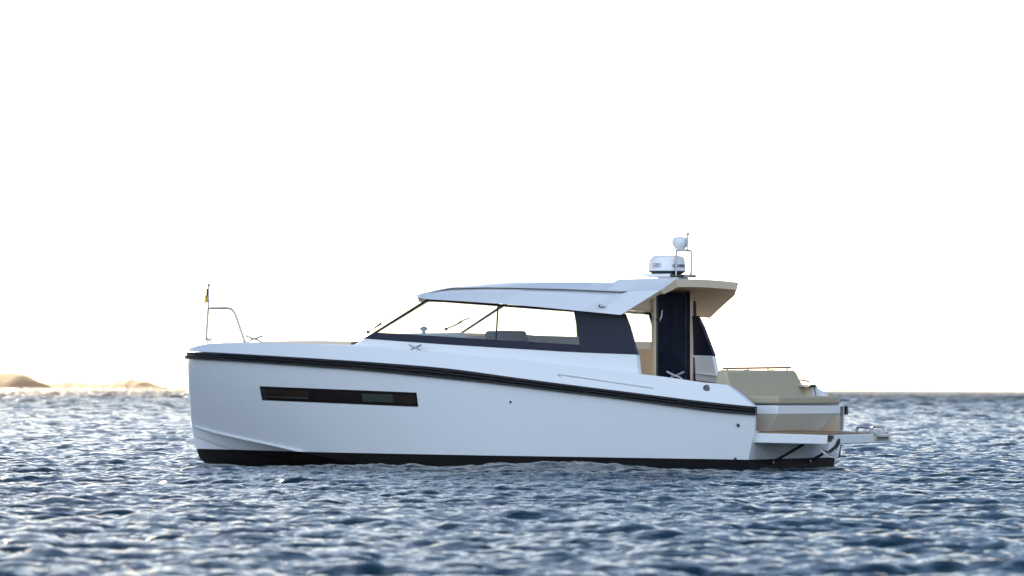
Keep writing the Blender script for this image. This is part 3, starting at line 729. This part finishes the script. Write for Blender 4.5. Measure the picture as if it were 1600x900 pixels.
# struts from the transom up to the platform's underside
for (xa, ya, xb, yb) in ((1210, 720.5, 1256, 694), (1268, 719, 1300, 701)):
    a = PU(xa, ya, UE - 0.095); b = P(xb, yb, a.y)
    mb = MB(); mb.tube([a, b], 0.019, 10); sr = mb.build('platform_strut', M['dsteel'], boat)
    mb = MB(); mb.lathe(a + Vector((0, -0.05, -0.015)), [(0.022, -0.01), (0.022, 0.012), (0.01, 0.018)], (1, 0, 0), 14); mb.build('strut_bolt', M['steel'], sr)

# sofa block
v1 = -1.05
uS = P(1223, 625, v1).x; vS = PU(1312.5, 625, uS).y
def z_at(px, py): return P(px, py, v1).z
zs1, zs0, zb1, zb2, zfl = z_at(1223, 618.6), z_at(1223, 631.5), z_at(1223, 633.5), z_at(1223, 647.5), z_at(1223, 674.5)
mb = MB(); mb.box((uS - 0.98, v1 - 0.16, zs0), (uS + 0.01, vS, zs1)); mb.build('seat_cushion', M['fabric'], boat, bevel=0.03, seg=4, smooth=60)
mb = MB(); mb.box((uS - 0.98, v1 - 0.17, zb2), (uS, vS + 0.02, zb1)); mb.build('sofa_base', M['white'], boat, bevel=0.01)
mb = MB(); mb.box((uS - 0.98, v1 - 0.165, zb1 + 0.002), (uS - 0.01, vS, zs0 - 0.002)); mb.build('seat_seam', M['lens'], boat)
mb = MB()
mb.hexa([(uS - 0.98, v1 - 0.02, zfl), (uS - 0.17, v1 - 0.02, zfl), (uS - 0.17, vS - 0.38, zfl), (uS - 0.98, vS - 0.38, zfl)], [(uS - 0.98, v1 - 0.16, zb2 - 0.002), (uS - 0.01, v1 - 0.16, zb2 - 0.002), (uS - 0.01, vS, zb2 - 0.002), (uS - 0.98, vS, zb2 - 0.002)])
mb.build('sofa_plinth', M['pale'], boat, bevel=0.008)
# back rest
vb = -1.08; ub2 = P(1135, 600, vb).x; vb2 = PU(1250, 600, ub2).y
zt2, zl2 = P(1135, 578, vb).z, zs1 - 0.01
mb = MB()
mb.hexa([(ub2 - 0.22, vb - 0.09, zl2 - 0.1), (ub2 + 0.12, vb - 0.09, zl2 - 0.02), (ub2 + 0.12, vb2 + 0.04, zl2 - 0.02), (ub2 - 0.22, vb2 + 0.04, zl2 - 0.1)], [(ub2 - 0.12, vb, zt2), (ub2 - 0.0, vb, zt2), (ub2 - 0.0, vb2 - 0.15, zt2 + 0.005), (ub2 - 0.12, vb2 - 0.15, zt2 + 0.005)])
bc_ = mb.build('backrest_cushion', M['fabric'], boat, bevel=0.035, seg=4, smooth=60)
for f in (0.34, 0.68):
    mb = MB(); yy = vb + (vb2 - vb) * f; mb.tube([Vector((ub2 + 0.112, yy, zl2 + 0.0)), Vector((ub2 + 0.004, yy - 0.02, zt2 - 0.03)), Vector((ub2 - 0.03, yy - 0.02, zt2 + 0.002)), Vector((ub2 - 0.1, yy - 0.02, zt2 + 0.003))], 0.0055, 6); mb.build('cushion_seam', M['seam'], bc_)
mb = MB(); ra, rb = PU(1130, 575.8, ub2 - 0.05), PU(1235, 574.2, ub2 - 0.05); mb.tube([ra, rb], 0.0125, 10)
for f in (0.06, 0.36, 0.66, 0.95): p = ra.lerp(rb, f); mb.tube([p, p - Vector((0, 0, 0.07))], 0.009, 8)
mb.build('backrest_rail', M['teak'], boat)
# starboard fittings on the inner coaming
mb = MB(); p = P(1271, 603, 1.33); mb.box(p + Vector((-0.045, -0.05, -0.022)), p + Vector((0.045, 0.02, 0.0))); mb.box(p + Vector((-0.02, -0.06, -0.01)), p + Vector((0.03, 0.02, 0.02))); mb.tube([p + Vector((0.02, -0.03, 0)), p + Vector((0.05, -0.03, -0.14))], 0.007, 6); mb.build('mooring_eye', M['ink'], boat, bevel=0.004)
mb = MB(); mb.tube([P(1250, 593.5, 1.40), P(1264, 596, 1.40)], 0.012, 8); mb.build('coaming_grab_bar', M['steel'], boat)

# ------------------------------------------------------------------ radar and mast
CR = P(1042, 415, 0.0)
def ZR(y, v=0.0): return P(1042, y, v).z
mb = MB(); a = P(1008.5, 430.5, -0.12); b = P(1073, 430.5, -0.12)
mb.box((a.x, -0.22, ZR(433.2)), (b.x - 0.2, 0.22, ZR(428.2))); mb.box((b.x - 0.2, -0.20, ZR(433.0)), (b.x, 0.2, ZR(429.4)), 1); mp_ = mb.build('radar_plate', [M['radome'], M['dsteel']], boat, bevel=0.006)
mb = MB(); mb.box((a.x + .2, -0.18, ZR(437)), (b.x - 0.1, 0.18, ZR(433.2))); mb.build('radar_plinth', M['roofwhite'], boat, bevel=0.01)
rad = MB(); cz = ZR(423.5)
rr_ = 0.247; H_ = ZR(399) - cz
rad.lathe((CR.x, 0, cz), [(rr_ * 1.0, 0), (rr_ * 1.0, 0.02), (rr_ * 0.99, H_ * 0.3), (rr_ * 0.95, H_ * 0.7), (rr_ * 0.90, H_ * 0.84), (rr_ * 0.82, H_ * 0.93), (rr_ * 0.6, H_ * 0.985), (rr_ * 0.3, H_), (0.005, H_)], n=64)
radome = rad.build('radar_dome', M['radome'], boat, smooth=60)
mb = MB(); mb.lathe((CR.x, 0, ZR(428.2)), [(rr_ * 0.80, 0), (rr_ * 0.86, 0.012), (rr_ * 1.02, 0.035), (rr_ * 1.02, cz - ZR(428.2) - 0.001)], n=64); mb.build('radar_base', M['ink'], radome, smooth=60)
# the writing on the dome
def dome_text(body, size, px0, zc, par, weight=0.0):
    cu = bpy.data.curves.new('lettering', 'FONT'); cu.body = body; cu.size = size; cu.offset = weight; cu.resolution_u = 3; cu.align_y = 'CENTER'
    to = bpy.data.objects.new('lettering', cu); C.objects.link(to); bpy.context.view_layer.update()
    me = bpy.data.meshes.new_from_object(to); bpy.data.objects.remove(to)
    bm = bmesh.new(); bm.from_mesh(me); bmesh.ops.triangulate(bm, faces=bm.faces)
    for _ in range(1): bmesh.ops.subdivide_edges(bm, edges=[e for e in bm.edges if e.calc_length() > 0.012], cuts=1)
    # start angle: the picture point px0 on the drum
    d = ray(px0, 414); o2 = Vector((CL.x - CR.x, CL.y)); d2 = Vector((d.x, d.y)); r_ = rr_ * 0.985
    A2 = d2.dot(d2); B2 = 2 * o2.dot(d2); C2 = o2.dot(o2) - r_ * r_; disc = max(B2*B2 - 4*A2*C2, 0); t_ = (-B2 - math.sqrt(disc)) / (2*A2)
    h2 = o2 + d2 * t_; a0 = math.atan2(h2.y, h2.x)
    for v in bm.verts:
        an = a0 + v.co.x / r_; rl = rr_ * (0.997 - 0.035 * max(0, (zc + v.co.y - cz) / H_ - 0.25)) + 0.003
        v.co = Vector((CR.x + math.cos(an) * rl, math.sin(an) * rl, zc + v.co.y))
    bm.to_mesh(me); bm.free(); me.materials.append(M['ink'])
    o = bpy.data.objects.new('lettering', me); C.objects.link(o); o.parent = par; return o
dome_text('GARMIN', 0.060, 1050, ZR(416), radome, 0.0012)
dome_text('xHD', 0.044, 1022, ZR(415.6), radome, 0.0004)
def dome_frame(px0, wdt, hgt, zc):
    d = ray(px0, 414); o2 = Vector((CL.x - CR.x, CL.y)); d2 = Vector((d.x, d.y)); r_ = rr_ * 0.985
    A2 = d2.dot(d2); B2 = 2 * o2.dot(d2); C2 = o2.dot(o2) - r_ * r_; t_ = (-B2 - math.sqrt(B2*B2 - 4*A2*C2)) / (2*A2); h2 = o2 + d2 * t_; a0 = math.atan2(h2.y, h2.x)
    def q(x, z): an = a0 + x / r_; return Vector((CR.x + math.cos(an) * rr_ * 0.995, math.sin(an) * rr_ * 0.995, zc + z))
    n_ = 8; mb = MB(); hh = hgt / 2
    loop = [q(wdt * i / n_, hh) for i in range(n_ + 1)] + [q(wdt * (1 - i / n_), -hh) for i in range(n_ + 1)] + [q(0, hh)]
    mb.tube(loop, 0.0026, 5); mb.build('lettering_border', M['ink'], radome)
dome_frame(1020.6, 0.117, 0.050, ZR(415.6))
# hoop, small dome and aerial, on the near side of the radar
vh = -0.25
mb = MB()
for dv in (0.06,):
    mb.tube([p + Vector((0, dv, 0)) for p in arcpts([(1053.5, 431), (1053.6, 410), (1053.8, 395), (1054.5, 391.2), (1058, 390.8), (1070, 391), (1076, 391.4), (1077.8, 394), (1077.6, 410), (1077.2, 426), (1076, 430), (1071, 431.5), (1066, 431.6)], vh)], 0.0135, 10)
mb.box(P(1055.5, 391.5, vh), P(1072, 389.6, vh) + Vector((0, 0.13, 0)))
hoop = mb.build('mast_hoop', M['steel'], boat)
c2 = P(1062.5, 389.3, vh + 0.06)
mb = MB(); mb.lathe(c2, [(0.07, 0), (0.074, 0.02), (0.088, 0.035), (0.102, 0.06), (0.107, 0.09), (0.105, 0.12), (0.095, 0.142), (0.07, 0.155), (0.03, 0.16), (0.004, 0.161)], n=40); mb.build('satellite_dome', M['radome'], hoop, smooth=60)
mb = MB(); mb.tube([P(1073.6, 391, vh), P(1074.8, 366, vh)], 0.011, 8); mb.lathe(P(1074.9, 366.2, vh), [(0.012, -0.012), (0.026, -0.006), (0.026, 0.014), (0.012, 0.022)], n=14); mb.build('aerial', M['steel'], hoop)

# ------------------------------------------------------------------ anchor at the stern
anc = bpy.data.objects.new('stern_anchor', None); C.objects.link(anc); anc.location = toworld(P(1298, 716, -1.5)); anc.rotation_euler = (0, 0, -YAW)
tag(anc, 'polished steel anchor hung under the near corner of the swim platform', 'anchor')
al = P(1298, 716, -1.5)
def A(x, y, v=-1.5): return P(x, y, v) - al
mb = MB(); mb.hexa([A(1282.5, 701.5), A(1281, 703.5), A(1287, 710), A(1295, 715), A(1304, 716.5), A(1309.5, 715), A(1311, 709), A(1312.3, 695), A(1309.5, 697), A(1307.5, 711), A(1304, 713.6), A(1296, 712), A(1289, 706.5)],
     [p + Vector((0, 0.06, 0)) for p in [A(1282.5, 701.5), A(1281, 703.5), A(1287, 710), A(1295, 715), A(1304, 716.5), A(1309.5, 715), A(1311, 709), A(1312.3, 695), A(1309.5, 697), A(1307.5, 711), A(1304, 713.6), A(1296, 712), A(1289, 706.5)]])
mb.build('fluke', M['steel'], anc, bevel=0.006)
mb = MB(); mb.hexa([A(1291, 706, -1.47), A(1303, 697, -1.47), A(1309, 686, -1.47), A(1312, 685, -1.47), A(1311.5, 692, -1.47), A(1307, 700, -1.47), A(1302, 703, -1.47), A(1297, 708, -1.47)],
    [p + Vector((0, 0.03, 0)) for p in [A(1291, 706, -1.47), A(1303, 697, -1.47), A(1309, 686, -1.47), A(1312, 685, -1.47), A(1311.5, 692, -1.47), A(1307, 700, -1.47), A(1302, 703, -1.47), A(1297, 708, -1.47)]]); mb.build('shank', M['dsteel'], anc, bevel=0.004)
mb = MB(); mb.box(P(1293.5, 690, -1.45) + Vector((0, -0.01, 0)), P(1299, 680.3, -1.45) + Vector((0, 0.09, 0))); mb.prism([P(1297, 686, -1.44), P(1308, 686, -1.44), P(1309, 692, -1.44), P(1296, 705, -1.44), P(1291, 706, -1.44)], (0, 0.03, 0), 1); mb.build('anchor_bracket', [M['dsteel'], M['steel']], boat, bevel=0.004)
bpy.context.view_layer.update()
